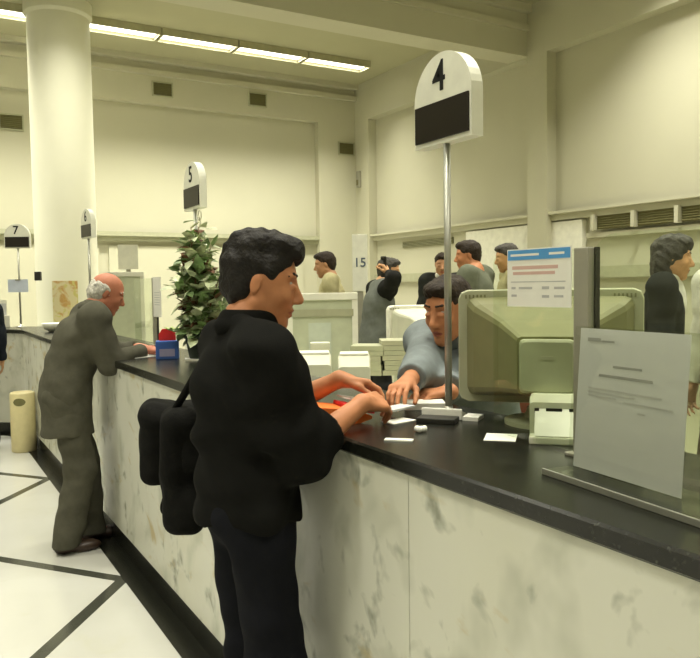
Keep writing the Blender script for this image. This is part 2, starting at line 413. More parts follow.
# ------------------------------------------------------------ people
def RY(a): c, s_ = math.cos(a), math.sin(a); return np.array([[c, 0, s_], [0, 1, 0], [-s_, 0, c]])
def Rz(a): c, s_ = math.cos(a), math.sin(a); return np.array([[c, -s_, 0], [s_, c, 0], [0, 0, 1]])
def nrm(v): v = np.array(v, float); return v/np.linalg.norm(v)
def ik(Sh, T, l1, l2, pole):
    Sh, T = np.array(Sh, float), np.array(T, float); d = T-Sh; L = np.linalg.norm(d); u = d/L
    if L > (l1+l2)*.995: T = Sh+u*(l1+l2)*.995; L = (l1+l2)*.995
    a = (l1*l1-l2*l2+L*L)/(2*L); h = math.sqrt(max(l1*l1-a*a, 0)); p = np.array(pole, float); p = nrm(p-u*(p@u))
    return Sh+u*a+p*h, T
def skin(name, c, rough=.55): return mat(name, c, rough, .35, (40, .06))
SK = {k: skin('skin_'+k, c) for k, c in dict(tan=(.50, .21, .095), ruddy=(.47, .175, .10), pale=(.58, .33, .20), olive=(.46, .24, .125), warm=(.60, .33, .16)).items()}
LIP = skin('lips', (.38, .12, .08), .45)
HA = {k: mat('hair_'+k, c, .65, .25, (60, .35), .6, 90) for k, c in dict(black=(.012, .010, .008), grey=(.16, .155, .135), white=(.50, .48, .42), brown=(.026, .017, .010), ash=(.06, .055, .045), pale=(.42, .42, .40)).items()}
CL = {}
def cloth(k, c, rough=.85, amt=.10):
    if k not in CL: CL[k] = mat('cloth_'+k, c, .95, .07, (25, amt), .15, 300, sheen=0)
    return CL[k]
m_sclera = mat('eye_white', (.42, .38, .33), .2, .5); m_iris = mat('eye_iris', (.03, .018, .01), .15, .5)

def hand(f, W, d, nrmal, side, s, curl, rad=1.0, thumb=.6):
    """W wrist, d wrist->knuckles, nrmal = out of the back of the hand, side=+1 thumb on +t"""
    d = nrm(d); n = nrm(np.array(nrmal)-d*(np.array(nrmal)@d)); t = np.cross(n, d)*side
    P = lambda x, y, z: np.array(W)+(d*x+t*y+n*z)*s
    f.cone(W, P(.03, 0, 0), .026*s, .024*s, .015)
    ys = (.033, .011, -.011, -.031); L = ((.040, .025, .021), (.045, .028, .022), (.041, .026, .021), (.032, .020, .018))
    for i in range(4):
        x0 = (.088, .092, .087, .078)[i]
        f.cone(P(.02, ys[i]*.6, 0), P(x0, ys[i], .002), .014*s, .0125*s, .012)
        p = P(x0, ys[i], .002); a = 0
        for j in range(3):
            a += curl*(.75, 1.0, .7)[j]+(i*.05)
            q = p+(d*math.cos(a)-n*math.sin(a)+t*(.06*(1.5-i) if j == 0 else 0))*L[i][j]*s
            f.cone(p, q, (.0098-.0009*j)*s*rad, (.0092-.0010*j)*s*rad, .004); p = q
    p = P(.022, .022, -.008); ang = thumb
    for j, (l, r) in enumerate(((.042, .0135), (.033, .0105), (.026, .0095))):
        q = p+(d*math.cos(ang)+t*math.sin(ang)-n*(.25+.2*j))*l*s
        f.cone(p, q, r*s, (r-.0012)*s, .008); p = q; ang -= .28

def head_prims(f, H, R, s, fem=False, thin=1.0):
    P = lambda x, y, z: H+R@(np.array([x, y*thin, z])*s)
    E = lambda c, r, k=.02, op='u', rot=None: f.ell(P(*c), np.array(r)*s, R if rot is None else R@rot, k*s, op)
    C = lambda a, b, r1, r2, k=.02, op='u': f.cone(P(*a), P(*b), r1*s, r2*s, k*s, op)
    E((-.012, 0, .032), (.098, .076, .088)); E((.025, 0, -.02), (.066, .064, .085), .03)
    E((.04, 0, -.055), (.045, .05, .055), .03)
    for y in (1, -1):
        C((-.005, y*.052, -.06), (.062, y*.012, -.108), .020, .018, .025)
        E((.062, y*.038, -.03), (.024, .022, .022), .02)
        E((.076, y*.030, .028), (.014, .026, .010), .015)
        E((.096, y*.032, .004), (.018, .019, .013), .012, 's')
        E((.086, y*.0315, -.002), (.012, .015, .010), .008)
    E((.064, 0, -.112), (.018, .022, .016), .018)
    C((.086, 0, .010), (.110, 0, -.034), .008, .0125, .012); E((.104, 0, -.038), (.014, .012, .010), .008)
    for y in (1, -1): E((.098, y*.012, -.043), (.011, .0075, .007), .005)
    E((.087, 0, -.068), (.013, .024, .0075), .006); E((.084, 0, -.081), (.013, .021, .008), .006)
    E((.096, 0, -.0745), (.012, .024, .0022), .003, 's')
    for y in (1, -1):
        rot = np.array(Euler((0, .25, y*.40)).to_matrix())
        E((-.012, y*.075, -.010), (.016, .008, .028), .006, 'u', rot)
        E((-.006, y*.086, -.008), (.010, .006, .020), .005, 's', rot)
    return P

def hair_field(style, H, R, s, vox, thin=1.0):
    f = Field(H-.2*s, H+.2*s, vox)
    P = lambda x, y, z: H+R@(np.array([x, y*thin, z])*s)
    E = lambda c, r, k=.02, op='u': f.ell(P(*c), np.array(r)*s, R, k*s, op)
    if style == 'bald':
        E((-.022, 0, .01), (.098, .083, .082), .01); E((-.055, 0, -.03), (.06, .062, .06), .02)
        E((.02, 0, .085), (.125, .095, .075), .01, 's'); E((.085, 0, -.02), (.095, .12, .12), .01, 's')
        for y in (1, -1): E((-.005, y*.088, -.02), (.024, .024, .036), .006, 's')
        f.ripple(.003*s, 150/s)
    elif style == 'long':
        E((-.02, 0, .035), (.112, .092, .10), .02); E((-.055, 0, -.06), (.07, .088, .11), .04); E((.02, 0, .09), (.08, .075, .04), .03)
        E((.11, 0, -.045), (.08, .062, .11), .015, 's')
        f.ripple(.005*s, 90/s)
    else:
        full = style == 'full'
        e = .004 if full else 0
        E((-.018, 0, .04), (.104+e*.6, .082+e, .090+e), .02); E((-.062, 0, -.02), (.05+e*.5, .066, .07), .03)
        if full: E((.045, 0, .108), (.058, .062, .032), .03); E((.082, .01, .090), (.024, .045, .018), .02); E((-.04, 0, .10), (.07, .07, .04), .03)
        else: E((.045, 0, .09), (.05, .058, .028), .03)
        E((.104, 0, -.024), (.094 if full else .084, .105, .092), .012, 's'); E((.03, 0, -.12), (.09, .12, .09), .01, 's')
        for y in (1, -1): E((.0, y*.092, -.025), (.026, .030, .040), .008, 's')
        f.ripple((.0048 if full else .003)*s, (95 if full else 150)/s)
    return f

def person(label, loc, yaw, h=1.75, lean=0, curve=0, neckp=15, hp=10, hy=0, pel=(0, .95), feet=((0, .1), (0, -.1)), hands=None,
           top=None, legs=None, lw=1.0, drop=.0, hsc=1.0, rip=.006, shoes='shoe', skin_='tan', hair=('short', 'black'), vox=.008, vest=None, collar=None, sit=False,
           group=None, tw=0, detail=True, girth=1.0, sleeve=(1, 1), jacket_hem=.16, loose=.02, fem=False):
    s = h/1.75; ya = D2R(yaw); W2L = lambda p: Rz(-ya)@(np.array(p, float)-np.array(loc))
    root = empty('person', loc, ya, label, 'person', group)
    A0, A1 = D2R(lean), D2R(lean+curve)
    P0 = np.array([pel[0], 0, pel[1]])*s; Rp = RY(A0); Rc = RY(A1)@Rz(D2R(tw)); g = girth
    T = lambda x, y, z: P0+Rp@(np.array([x, y, z])*s)
    Wst = T(0, 0, .15); Cc = lambda x, y, z: Wst+Rc@(np.array([x, y, z])*s)
    NB = Cc(-.005, 0, .395); Rn = RY(A1+D2R(neckp)); Hc = NB+Rn@(np.array([.022, 0, .135])*s)
    Rh = Rz(D2R(hy+tw*.6))@RY(D2R(hp)); sh = {+1: Cc(0, .175, .345-drop), -1: Cc(0, -.175, .345-drop)}
    hip = {+1: T(0, .088, -.02), -1: T(0, -.088, -.02)}
    arm, leg = {}, {}
    for sd in (1, -1):
        hd = (hands or {}).get(sd) or dict(p=None)
        tgt = W2L(hd['p']) if hd.get('p') is not None else sh[sd]+np.array([.05, sd*.05, -.53])*s
        pole = hd.get('pole', (-1, sd*.3, -.3))
        el, wr = ik(sh[sd], tgt, .285*s, .255*s, pole)
        d = Rz(-ya)@np.array(hd['d']) if 'd' in hd else nrm(wr-el); n = Rz(-ya)@np.array(hd['n']) if 'n' in hd else np.array([0, sd, .0])
        arm[sd] = (sh[sd], el, wr, d, n, hd.get('curl', .35), hd.get('thumb', .6))
        fx, fy = feet[0 if sd > 0 else 1]; an = np.array([fx, fy, .085])*s
        kn, an = ik(hip[sd], an, .43*s, .42*s, (1, sd*.05, 0)); leg[sd] = (hip[sd], kn, an)
    pts = np.array([Hc, NB, P0]+[q for a in arm.values() for q in a[:3]]+[q for a in leg.values() for q in a])
    hs = .24*s; lo = pts.min(0)-hs; hi = pts.max(0)+hs; lo[2] = -.01
    # ---- the body: one continuous surface
    f = Field(lo, hi, vox)
    f.ell(T(-.01, 0, .0), np.array([.105*g, .155*g, .12])*s, Rp, .06*s); f.ell(T(0, 0, .15), np.array([.095*g, .135*g, .14])*s, Rp, .08*s)
    f.ell(Cc(.0, 0, .19), np.array([.115*g, .16*g, .18])*s, Rc, .08*s)
    f.cone(sh[1], sh[-1], .05*s, .05*s, .05*s)
    f.cone(NB-Rc@np.array([.01, 0, .03])*s, Hc+Rh@(np.array([-.022, 0, -.03])*s), .058*s*(.85 if fem else 1), .052*s*(.85 if fem else 1), .03*s)
    for sd in (1, -1):
        f.cone(NB, sh[sd], .045*s, .040*s, .04*s)
        a, e, w_, d, n, cu_, th = arm[sd]
        f.cone(a, e, .052*s, .040*s, .03*s); f.cone(e, e+(w_-e)*.35, .040*s, .041*s, .02*s); f.cone(e+(w_-e)*.3, w_, .041*s, .026*s, .02*s, n=np.cross(nrm(w_-e), nrm(n)+1e-3), f=1.0)
        hand(f, w_, d, n, -sd, s, cu_, thumb=th)
        a, k_, an = leg[sd]
        f.cone(a, k_, .080*s, .054*s, .05*s); f.cone(k_, an, .052*s, .038*s, .03*s); f.ell(k_+(an-k_)*.3+np.array([-.02, 0, 0])*s, np.array([.05, .048, .11])*s, None, .03*s)
        f.cone(an-np.array([.02, 0, .035])*s, an+np.array([.13, 0, -.05])*s, .038*s, .026*s, .02*s)
    s0 = s; s = s*hsc; PH = head_prims(f, Hc, Rh, s, fem)
    lc = PH(.09, 0, -.0745)
    body = f.mesh('body', [SK[skin_], LIP], root, 1, lambda c: np.linalg.norm(((c-lc)@Rh)/np.array([.02, .021, .0105])/s, axis=1) < 1)
    # ---- eyes, brows, hair
    if detail:
        for y in (1, -1):
            bm = bmesh.new(); bmesh.ops.create_uvsphere(bm, u_segments=16, v_segments=12, radius=.0125*s)
            Rm = Matrix(Rh.tolist())
            for v in bm.verts: v.co = Rm @ Vector((v.co.z, v.co.y, -v.co.x))
            fw = Rm @ Vector((1, 0, -.25)).normalized()
            for fc in bm.faces: fc.material_index = 1 if fc.calc_center_median().normalized().dot(fw) > .86 else 0
            c = PH(.0735, y*.032, .003)
            for v in bm.verts: v.co += Vector(c)
            mesh_obj('eye', bm, [m_sclera, m_iris], root, True)
            q = Field(PH(.085, y*.033, .03)-.05*s, PH(.085, y*.033, .03)+.05*s, .003)
            q.cone(PH(.091, y*.014, .031), PH(.084, y*.040, .034), .0045*s, .005*s, .004); q.cone(PH(.084, y*.040, .034), PH(.072, y*.056, .026), .005*s, .003*s, .004)
            q.mesh('eyebrow', HA[hair[1]], root)
    hair_field(hair[0], Hc, Rh, s, min(vox, .005) if detail else vox).mesh('hair', HA[hair[1]], root, 1); s = s0
    # ---- clothes
    def torso(f, i, hem, flare=0.0, low=True):
        f.ell(T(-.01, 0, .0), np.array([.105*g+i, .155*g+i, .13])*s, Rp, .06*s); f.ell(T(0, 0, .15), np.array([.10*g+i, .14*g+i, .15])*s, Rp, .08*s)
        f.ell(Cc(.0, 0, .19), np.array([.115*g+i, .16*g+i, .185])*s, Rc, .09*s)
        f.cone(sh[1], sh[-1], (.052+i*.6)*s, (.052+i*.6)*s, .06*s)
        for sd in (1, -1): f.cone(NB-Rc@np.array([0, 0, .015])*s, sh[sd], (.047+i*.42)*s, (.044+i*.42)*s, .04*s)
        if low:
            dn = np.array([0.0, 0, -1]) if not sit else Rp@np.array([0, 0, -1.0])
            e_ = T(-.0, 0, .02)+dn*hem*s
            f.cone(T(0, 0, .06), e_+dn*.05*s, (.150*g+i)*s, (.160*g+i+flare)*s, .05*s, n=Rp@np.array([1, 0, 0]), f=1.40)
            f.half(e_, dn)
    def sleeves(f, i, fr, k=.065):
        for sd in (1, -1):
            a, e, w_ = arm[sd][:3]; fs = fr[0 if sd > 0 else 1]
            f.cone(a, e, (.060+i)*s, (.052+i)*s, k*s)
            f.cone(e, e+(w_-e)*fs, (.052+i)*s, (.052+i-(.016+i*.3)*fs)*s, .02*s, flat=True)
    def build(nm, m, i, hem, fr=None, low=True, rip=.004, frq=38, flare=.01, seed=2):
        f = Field(lo, hi, vox); torso(f, i, hem, flare, low)
        if fr: sleeves(f, i*.8, fr)
        if rip: f.ripple(rip*s, frq/s, seed)
        return f.mesh(nm, m, root, 1)
    if legs:
        f = Field(lo, hi, vox)
        f.ell(T(-.01, 0, -.0), np.array([.112*g+.012, .158*g+.010, .12])*s, Rp, .05*s)
        for sd in (1, -1):
            a, k_, an = leg[sd]
            f.cone(a, k_, .100*s*lw, .080*s*lw, .05*s); f.cone(k_, an+np.array([0, 0, -.035])*s, .080*s*lw, .078*s*lw, .03*s)
        f.half((0, 0, .045*s), (0, 0, -1)); f.half(T(0, 0, .13), Rp@np.array([0, 0, 1.0])); f.ripple(.006*s, 30/s, 5)
        f.mesh('trousers', cloth(*legs), root, 1)
        for sd in (1, -1):
            an = leg[sd][2]; b = an*np.array([1, 1, 0]); q = Field(b-np.array([.14, .1, .02])*s, b+np.array([.3, .1, .16])*s, .005)
            up = np.array([0, 0, 1.0])
            q.ell(b+np.array([-.02, 0, .045])*s, np.array([.058, .042, .055])*s, None, .02); q.ell(b+np.array([.10, sd*.008, .030])*s, np.array([.095, .046, .038])*s, None, .03)
            q.cone(b+np.array([-.02, 0, .08])*s, b+np.array([.04, 0, .06])*s, .038*s, .036*s, .02); q.half(b+np.array([0, 0, .003]), (0, 0, -1))
            q.mesh('shoe', mat_shoe(shoes), root, 1)
    jk = None
    if top: jk = build(top[0], cloth(*top[1]), loose, jacket_hem, sleeve, True, rip, 30)
    if vest: build('vest', cloth(*vest), loose+.012, jacket_hem*.7, None, True, .003)
    if collar:
        f = Field(NB-.16*s, NB+.16*s, min(vox, .005)); fwd = Rc@np.array([1, 0, 0.0]); up = Rc@np.array([0, 0, 1.0]); lat = Rc@np.array([0, 1.0, 0])
        ring = []; cb, chh, rr = collar[1:4]; ck = collar[4] if len(collar) > 4 else .7
        nk = nrm(Hc+Rh@(np.array([-.022, 0, -.03])*s)-NB)
        for k_ in range(25):
            a = 2*math.pi*k_/24
            ring.append(NB+fwd*(math.cos(a)*rr*1.12+.012)*s+lat*math.sin(a)*rr*s+up*(chh*(-.25-.75*math.cos(a)) if cb else 0)*s-up*.008*s)
        for a, b in zip(ring, ring[1:]):
            f.cone(a, b, .020*s, .020*s, .02); f.cone(a+nk*.026*s*ck, b+nk*.026*s*ck, .013*s, .013*s, .02)
        f.mesh('collar', cloth(*collar[0]), jk or root, 1)
    info = dict(root=root, NB=NB, Hc=Hc, Rh=Rh, Rc=Rc, Cc=Cc, T=T, sh=sh, arm=arm, leg=leg, s=s, PH=PH,
                W=lambda p: np.array(loc)+Rz(ya)@np.array(p))
    return info
_sh = {}
def mat_shoe(k):
    if k not in _sh: _sh[k] = mat('shoe_leather_'+k, dict(shoe=(.02, .018, .015), brown=(.040, .022, .013)).get(k, (.02, .02, .02)), .4, .5)
    return _sh[k]
# ------------------------------------------------------------ the service counter
ZT, ZU = 1.175, 1.132
def front_path():
    pts = [(1.05, -1.5), (1.05, 8.75)]
    for i in range(1, 13):
        a = math.pi/2*i/12; pts.append((.50+.55*math.cos(a), 8.75+.55*math.sin(a)))
    pts.append((-4.0, 9.30)); return [Vector((x, y, 0)) for x, y in pts]
FP = front_path()
def offs(path, d):      # towards the staff side
    out = []
    for i, p in enumerate(path):
        t = (path[min(i+1, len(path)-1)]-path[max(i-1, 0)]).normalized(); out.append(p+Vector((t.y, -t.x, 0))*d)
    return out
def sweep(bm, path, prof):
    n = len(prof); rows = []
    L = [offs(path, d) for d, z in prof]
    for i in range(len(path)): rows.append([bm.verts.new(L[k][i]+Vector((0, 0, prof[k][1]))) for k in range(n)])
    for a, b in zip(rows, rows[1:]):
        for k in range(n): bm.faces.new((a[k], a[(k+1) % n], b[(k+1) % n], b[k]))
    bm.faces.new(rows[0]); bm.faces.new(rows[-1][::-1])
def subpath(s0, s1):    # piece of the front path between arc lengths
    out = []; acc = 0
    for a, b in zip(FP, FP[1:]):
        l = (b-a).length
        lo, hi = max(s0, acc), min(s1, acc+l)
        if hi > lo+1e-6:
            p, q = a+(b-a)*((lo-acc)/l), a+(b-a)*((hi-acc)/l)
            if not out: out.append(p)
            out.append(q)
        acc += l
    return out
TOT = sum((b-a).length for a, b in zip(FP, FP[1:]))
ct = empty('service_counter', (1.35, 3, 0), 0, 'long veined white marble bank counter with dark plinth, bending left at the far end', 'counter')
def inct(o):
    o.parent = ct; o.matrix_parent_inverse = Matrix.Translation((-1.35, -3, 0)); return o
s_ = -1.5+1.5
joints = [0, .58, 1.80, 3.02, 4.24, 5.46, 6.68, 7.90, 9.12, 10.2, 11.2, 12.4, 13.6, TOT]
for a, b in zip(joints, joints[1:]):
    bm = bmesh.new(); sweep(bm, subpath(a+.0015, b-.0015), [(.0, .13), (.0, ZU), (.03, ZU), (.03, .13)])
    inct(mesh_obj('marble_panel', bm, m_marble))
bm = bmesh.new(); sweep(bm, FP, [(.012, 0), (.012, .13), (.03, .13), (.03, 0)]); inct(mesh_obj('plinth', bm, m_granite))
bm = bmesh.new(); sweep(bm, FP, [(.032, .0), (.032, ZU-.002), (.05, ZU-.002), (.05, .0)]); inct(mesh_obj('carcass', bm, m_wood))
bm = bmesh.new(); sweep(bm, FP, [(.55, .0), (.55, ZU-.002), (.57, ZU-.002), (.57, .0)]); inct(mesh_obj('staff_side_panel', bm, m_panel))
bm = bmesh.new()
sweep(bm, FP, [(-.015, ZU+.006), (-.015, ZT-.006), (-.009, ZT), (.60, ZT), (.60, ZU), (-.009, ZU)])
mesh_obj('countertop', bm, m_granite, label='polished black granite top running the full length of the marble counter', category='countertop')
bm = bmesh.new(); sweep(bm, FP, [(-.10, .0), (-.10, .003), (.011, .003), (.011, .0)]); mesh_obj('trim_20', bm, m_granite, kind='structure')

# ------------------------------------------------------------ window number signs on poles
def arch(w_, h_, n=20):
    r = w_/2; sh_ = h_-r*.98
    return [(-r, 0), (r, 0)]+[(r*math.cos(math.pi*i/n), sh_+r*.98*math.sin(math.pi*i/n)) for i in range(n+1)]
def number_sign(x, y, num, rz, label, extra=None, z0=2.05):
    t = empty('window_number_sign', (x, y, ZT), rz, label, 'sign', 'window number signs along the counter')
    bm = bmesh.new(); lathe(bm, [(.055, 0), (.055, .006), (.03, .012), (.014, .02), (.014, .03)], n=28); mesh_obj('base', bm, m_metal, t, True)
    bm = bmesh.new(); tube(bm, [(0, 0, .012), (0, 0, z0-ZT+.03)], .0115, 14); mesh_obj('pole', bm, m_metal, t, True)
    bm = bmesh.new(); prism(bm, arch(.295, .285), (-.02, 0, z0-ZT), (0, -1, 0), (0, 0, 1), -.045)
    hd = mesh_obj('sign_head', bm, m_sign, t)
    zb = z0-ZT
    sbox('display_panel', (-.023, 0, zb+.074), (.006, .275, .118), m_disp, hd)
    text_obj('number', num, .135, m_ink, hd, (-.0205, .012, zb+.208), (0, -1, 0), (0, 0, 1), .0015)
    return t
number_sign(1.50, 1.935, '4', 0, 'white arched number 4 sign on a metal pole, nearest of the window signs')
number_sign(1.52, 4.45, '5', 0, 'white arched number 5 sign rising out of the leafy plant', z0=2.08)
number_sign(1.52, 7.62, '6', .12, 'window sign seen almost edge on against the round column', z0=2.10)
number_sign(1.115, 9.62, '7', D2R(62), 'white arched number 7 sign on the far bend of the counter', z0=2.10)

# ------------------------------------------------------------ glass screens between the clerks and the customers
def round_pane(w_, h_, r, left, right, n=8):
    p = [(0, 0), (w_, 0)]
    p += [(w_-r+r*math.cos(a), h_-r+r*math.sin(a)) for a in [math.pi/2*i/n for i in range(n+1)]] if right else [(w_, h_)]
    p += [(r-r*math.sin(a), h_-r+r*math.cos(a)) for a in [math.pi/2*i/n for i in range(n+1)]] if left else [(0, h_)]
    return p
def bars(bm, rows, org, u, v, th):
    """rows of printed text: (x0, x1, y, height)"""
    for x0, x1, y, h_ in rows:
        prism(bm, [(x0, y), (x1, y), (x1, y+h_), (x0, y+h_)], org, u, v, th)
def screen(x, y, label, left, right, notice):
    t = empty('glass_screen', (x, y, ZT), 0, label, 'glass screen', 'glass screens on the counter')
    sbox('post', (0, 0, .255), (.036, .046, .51), m_grey, t, .004); sbox('edge_strip', (.010, -.026, .255), (.014, .006, .51), m_dark, t)
    sbox('foot', (0, 0, .004), (.07, .07, .008), m_grey, t, .002)
    bm = bmesh.new(); prism(bm, round_pane(left, .50, .03, False, True), (-.012, .021, .008), (0, 1, 0), (0, 0, 1), .006); mesh_obj('left_pane', bm, m_glass, t)
    if right:
        bm = bmesh.new(); prism(bm, round_pane(right, .53, .07, True, True), (-.012, -.029-right, .008), (0, 1, 0), (0, 0, 1), .006); mesh_obj('right_pane', bm, m_glass, t)
    return t
screen(1.415, 1.284, 'clear glass screen with grey post behind the blue topped notice', .30, 1.15, True)
screen(1.60, 5.66, 'clear glass screen with grey post between the old man and the plant', .55, 0, True)
# notice taped on the near screen
t = empty('rate_notice', (1.398, 1.427, 1.615), 0, 'small white notice with blue header and pink lines taped to the glass screen', 'notice')
W_, H_ = .228, .152
st_ = sbox('sheet', (0, 0, 0), (.0015, W_, H_), m_paper, t)
sbox('header_band', (-.0012, 0, H_/2-.016), (.0012, W_*.97, .026), m_blue, st_)
bm = bmesh.new(); bars(bm, [(-.10, .005, H_/2-.019, .006), (.04, .092, H_/2-.019, .006)], (-.0019, 0, 0), (0, -1, 0), (0, 0, 1), -.0006); mesh_obj('header_print', bm, m_paper, st_)
bm = bmesh.new(); bars(bm, [(-.095, .07, .022, .009), (-.092, .06, .008, .008)], (-.001, 0, 0), (0, -1, 0), (0, 0, 1), -.0008); mesh_obj('red_print', bm, m_red, st_)
bm = bmesh.new(); bars(bm, [(-.10, .095, -.012, .0025), (-.098, -.082, -.03, .006), (-.07, -.02, -.03, .006), (.015, .04, -.03, .007), (.057, .092, -.03, .006), (-.098, -.078, -.05, .006), (.015, .04, -.052, .007), (.057, .088, -.051, .006)], (-.001, 0, 0), (0, -1, 0), (0, 0, 1), -.0008)
mesh_obj('print', bm, m_fade, st_)
t = empty('posted_notice', (1.582, 5.44+.40, 1.56), 0, 'white notice sheet on the far glass screen beside the plant', 'notice')
sbox('sheet', (0, -.30, -.02), (.0015, .21, .297), m_paper, t)
bm = bmesh.new(); bars(bm, [(-.07, .07, .03-.018*i, .004) for i in range(6)], (-.001, -.30, -.02), (0, -1, 0), (0, 0, 1), -.0008); mesh_obj('print', bm, m_fade, t)

# acrylic stand with the big printed sheet, front right
a0, a1 = Vector((1.292, 1.193, ZT)), Vector((1.259, .876, ZT)); u = (a1-a0).normalized()
t = empty('sheet_holder', a0, math.atan2(u.y, u.x), 'clear acrylic stand at the right frame edge holding the large printed sheet', 'sign holder')
# local: x along the sheet, -y towards the customer
sbox('base', (.22, -.02, .006), (.46, .15, .010), m_acryl, t, .002); sbox('front_lip', (.22, -.092, .007), (.46, .006, .013), mat('frosted_acrylic', (.20, .20, .16), .4, .4), t, .001)
tilt = Matrix.Rotation(D2R(-4), 3, 'X')
sbox('front_pane', (.22, -.009, .165), (.46, .003, .325), m_acryl, t, 0, tilt); sbox('back_pane', (.22, .006, .165), (.46, .003, .325), m_acryl, t, 0, tilt)
p = empty('printed_sheet', a0, math.atan2(u.y, u.x), 'large white sheet with a few faint printed lines standing in the acrylic stand', 'notice')
ps = sbox('sheet', (.150, -.0025, .168), (.300, .0012, .312), m_dull, p, 0, tilt)
bm = bmesh.new(); o_ = Vector((.150, -.0035, .168))
bars(bm, [(-.125, -.085, .128, .008), (-.083, -.045, .128, .004), (-.045, .035, .075, .005), (-.085, .065, .053, .006)], o_, (1, 0, 0), tilt@Vector((0, 0, 1)), .0006); mesh_obj('heading_print', bm, mat('dark_grey_ink', (.33, .33, .31), .7, .2), ps)
bm = bmesh.new(); bars(bm, [(-.115, .02, .016, .004), (-.115, .09, .024, .004), (-.115, -.03, .008, .004), (-.01, .12, .004, .004), (.03, .05, -.014, .004)], o_, (1, 0, 0), tilt@Vector((0, 0, 1)), .0006); mesh_obj('print', bm, m_fade, ps)

# ------------------------------------------------------------ the big CRT monitor seen from behind
def loft(bm, secs, mi=0):
    """secs: (y, cx, cz, w, h)"""
    rows = []
    for y, cx, cz, w_, h_ in secs:
        b = min(w_, h_)*.08; pts = []
        for sx, sz in ((-1, -1), (1, -1), (1, 1), (-1, 1)):
            x, z = cx+sx*w_/2, cz+sz*h_/2
            q = [(x, z-sz*b), (x-sx*b*.3, z-sz*b*.3), (x-sx*b, z)]
            pts += q if sx*sz > 0 else q[::-1]
        rows.append([bm.verts.new((x, y, z)) for x, z in pts])
    for a, b in zip(rows, rows[1:]):
        for k in range(12): bm.faces.new((a[k], a[(k+1) % 12], b[(k+1) % 12], b[k])).material_index = mi
    bm.faces.new(rows[0]); bm.faces.new(rows[-1])
def crt(loc, rz, w_, h_, m1, m2, label, group=None, dep=.34, cap=(.15, .15), capz=-.03):
    t = empty('crt_monitor', loc, rz, label, 'monitor', group); zc = .045+h_/2
    bm = bmesh.new(); lathe(bm, [(.13, 0), (.13, .012), (.07, .02), (.06, .05)], (0, -.12, 0), 28); mesh_obj('swivel_base', bm, m1, t)
    bm = bmesh.new(); loft(bm, [(.05, 0, zc, w_*.98, h_*.98), (.03, 0, zc, w_, h_), (-.022, 0, zc, w_, h_), (-.034, 0, zc, w_*.985, h_*.98)]); bz = mesh_obj('bezel', bm, m1, t)
    bm = bmesh.new()
    loft(bm, [(-.030, 0, zc, w_*.90, h_*.87), (-.045, 0, zc, w_*.89, h_*.86), (-.10, 0, zc-.005, w_*.80, h_*.78), (-.20, 0, zc+capz*.6, w_*.50, h_*.60), (-dep+.02, 0, zc+capz, cap[0]*1.08, cap[1]*1.08), (-dep+.02, 0, zc+capz, cap[0]*1.02, cap[1]*1.02)])
    rs = mesh_obj('rear_shell', bm, m2, t)
    bm = bmesh.new(); loft(bm, [(-dep+.03, 0, zc+capz, cap[0], cap[1]), (-dep-.004, 0, zc+capz, cap[0]*.98, cap[1]*.98), (-dep-.008, 0, zc+capz, cap[0]*.9, cap[1]*.9)]); mesh_obj('rear_cap', bm, m1, rs)
    sbox('maker_badge', (0, -dep-.010, zc+capz+.025), (.034, .003, .009), m_dado, rs)
    bm = bmesh.new()
    for sx in (-1, 1):
        bm = bmesh.new()
        for i in range(6): box(bm, (sx*w_*.40-.03+.012*i, -.034, zc+h_*.44), (.005, .006, .012))
        mesh_obj('vent_slots', bm, m_olive, bz)
    sbox('screen', (0, .052, zc), (w_*.82, .006, h_*.80), m_disp, bz)
    return t
m_olive = mat('dark_olive_slots', (.2, .2, .1), .7, .2)
crt((1.745, 1.735, ZT), D2R(-46), .565, .362, m_crt, m_crtd, 'big beige monitor seen from behind, standing on the counter right of the seated clerk')

# receipt printer and its paper
t = empty('receipt_printer', (1.505, 1.475, ZT), D2R(-46), 'small cream printer with dark slots in front of the beige monitor', 'printer')
bm = bmesh.new(); loft(bm, [(.065, 0, .062, .124, .124), (-.02, 0, .062, .128, .124), (-.035, 0, .052, .128, .104)]); mesh_obj('body', bm, m_crtl, t)
bm = bmesh.new()
for x, w_ in ((-.045, .012), (0, .042), (.045, .012)): box(bm, (x, -.037, .082), (w_, .006, .014))
mesh_obj('slots', bm, m_dark, t)
ty = sbox('tray', (0, -.062, .010), (.128, .055, .02), m_crtl, t, .004)
bm = bmesh.new(); prism(bm, [(-.05, 0), (.05, 0), (.05, .09), (-.05, .09)], (0, -.085, .022), (1, 0, 0), Vector((0, .55, .7)).normalized(), .001)
mesh_obj('printout', bm, m_paper, ty)
def sheet(name, x, y, rz, w_, h_, label, cat='paper', m=None, th=.0015, z=ZT, group=None, rot=None):
    bm = bmesh.new(); box(bm, (0, 0, th/2), (w_, h_, th)); o = mesh_obj(name, bm, m or m_paper, None, label=label, category=cat, group=group)
    o.location = (x, y, z+.0004); o.rotation_euler = (0, 0, rz); return o
sheet('loose_paper', 1.393, 1.565, D2R(-46), .085, .10, 'cream slip lying on the granite left of the small printer')
sheet('paper_strip', 1.138, 1.690, D2R(-46), .078, .026, 'narrow white strip of paper near the counter edge below the hands', 'paper slip', th=.004)
sheet('paper_stack', 1.52, 2.10, D2R(-30), .14, .10, 'stack of white forms under the clerk, right of the joined hands', 'forms', th=.022)
sheet('folded_slip', 1.30, 1.93, D2R(10), .10, .06, 'white slip lying just below the joined hands', 'paper slip', th=.003)
sheet('folded_paper', 1.515, 1.83, D2R(35), .07, .05, 'small white folded paper right of the sign pole foot', 'paper', th=.012)
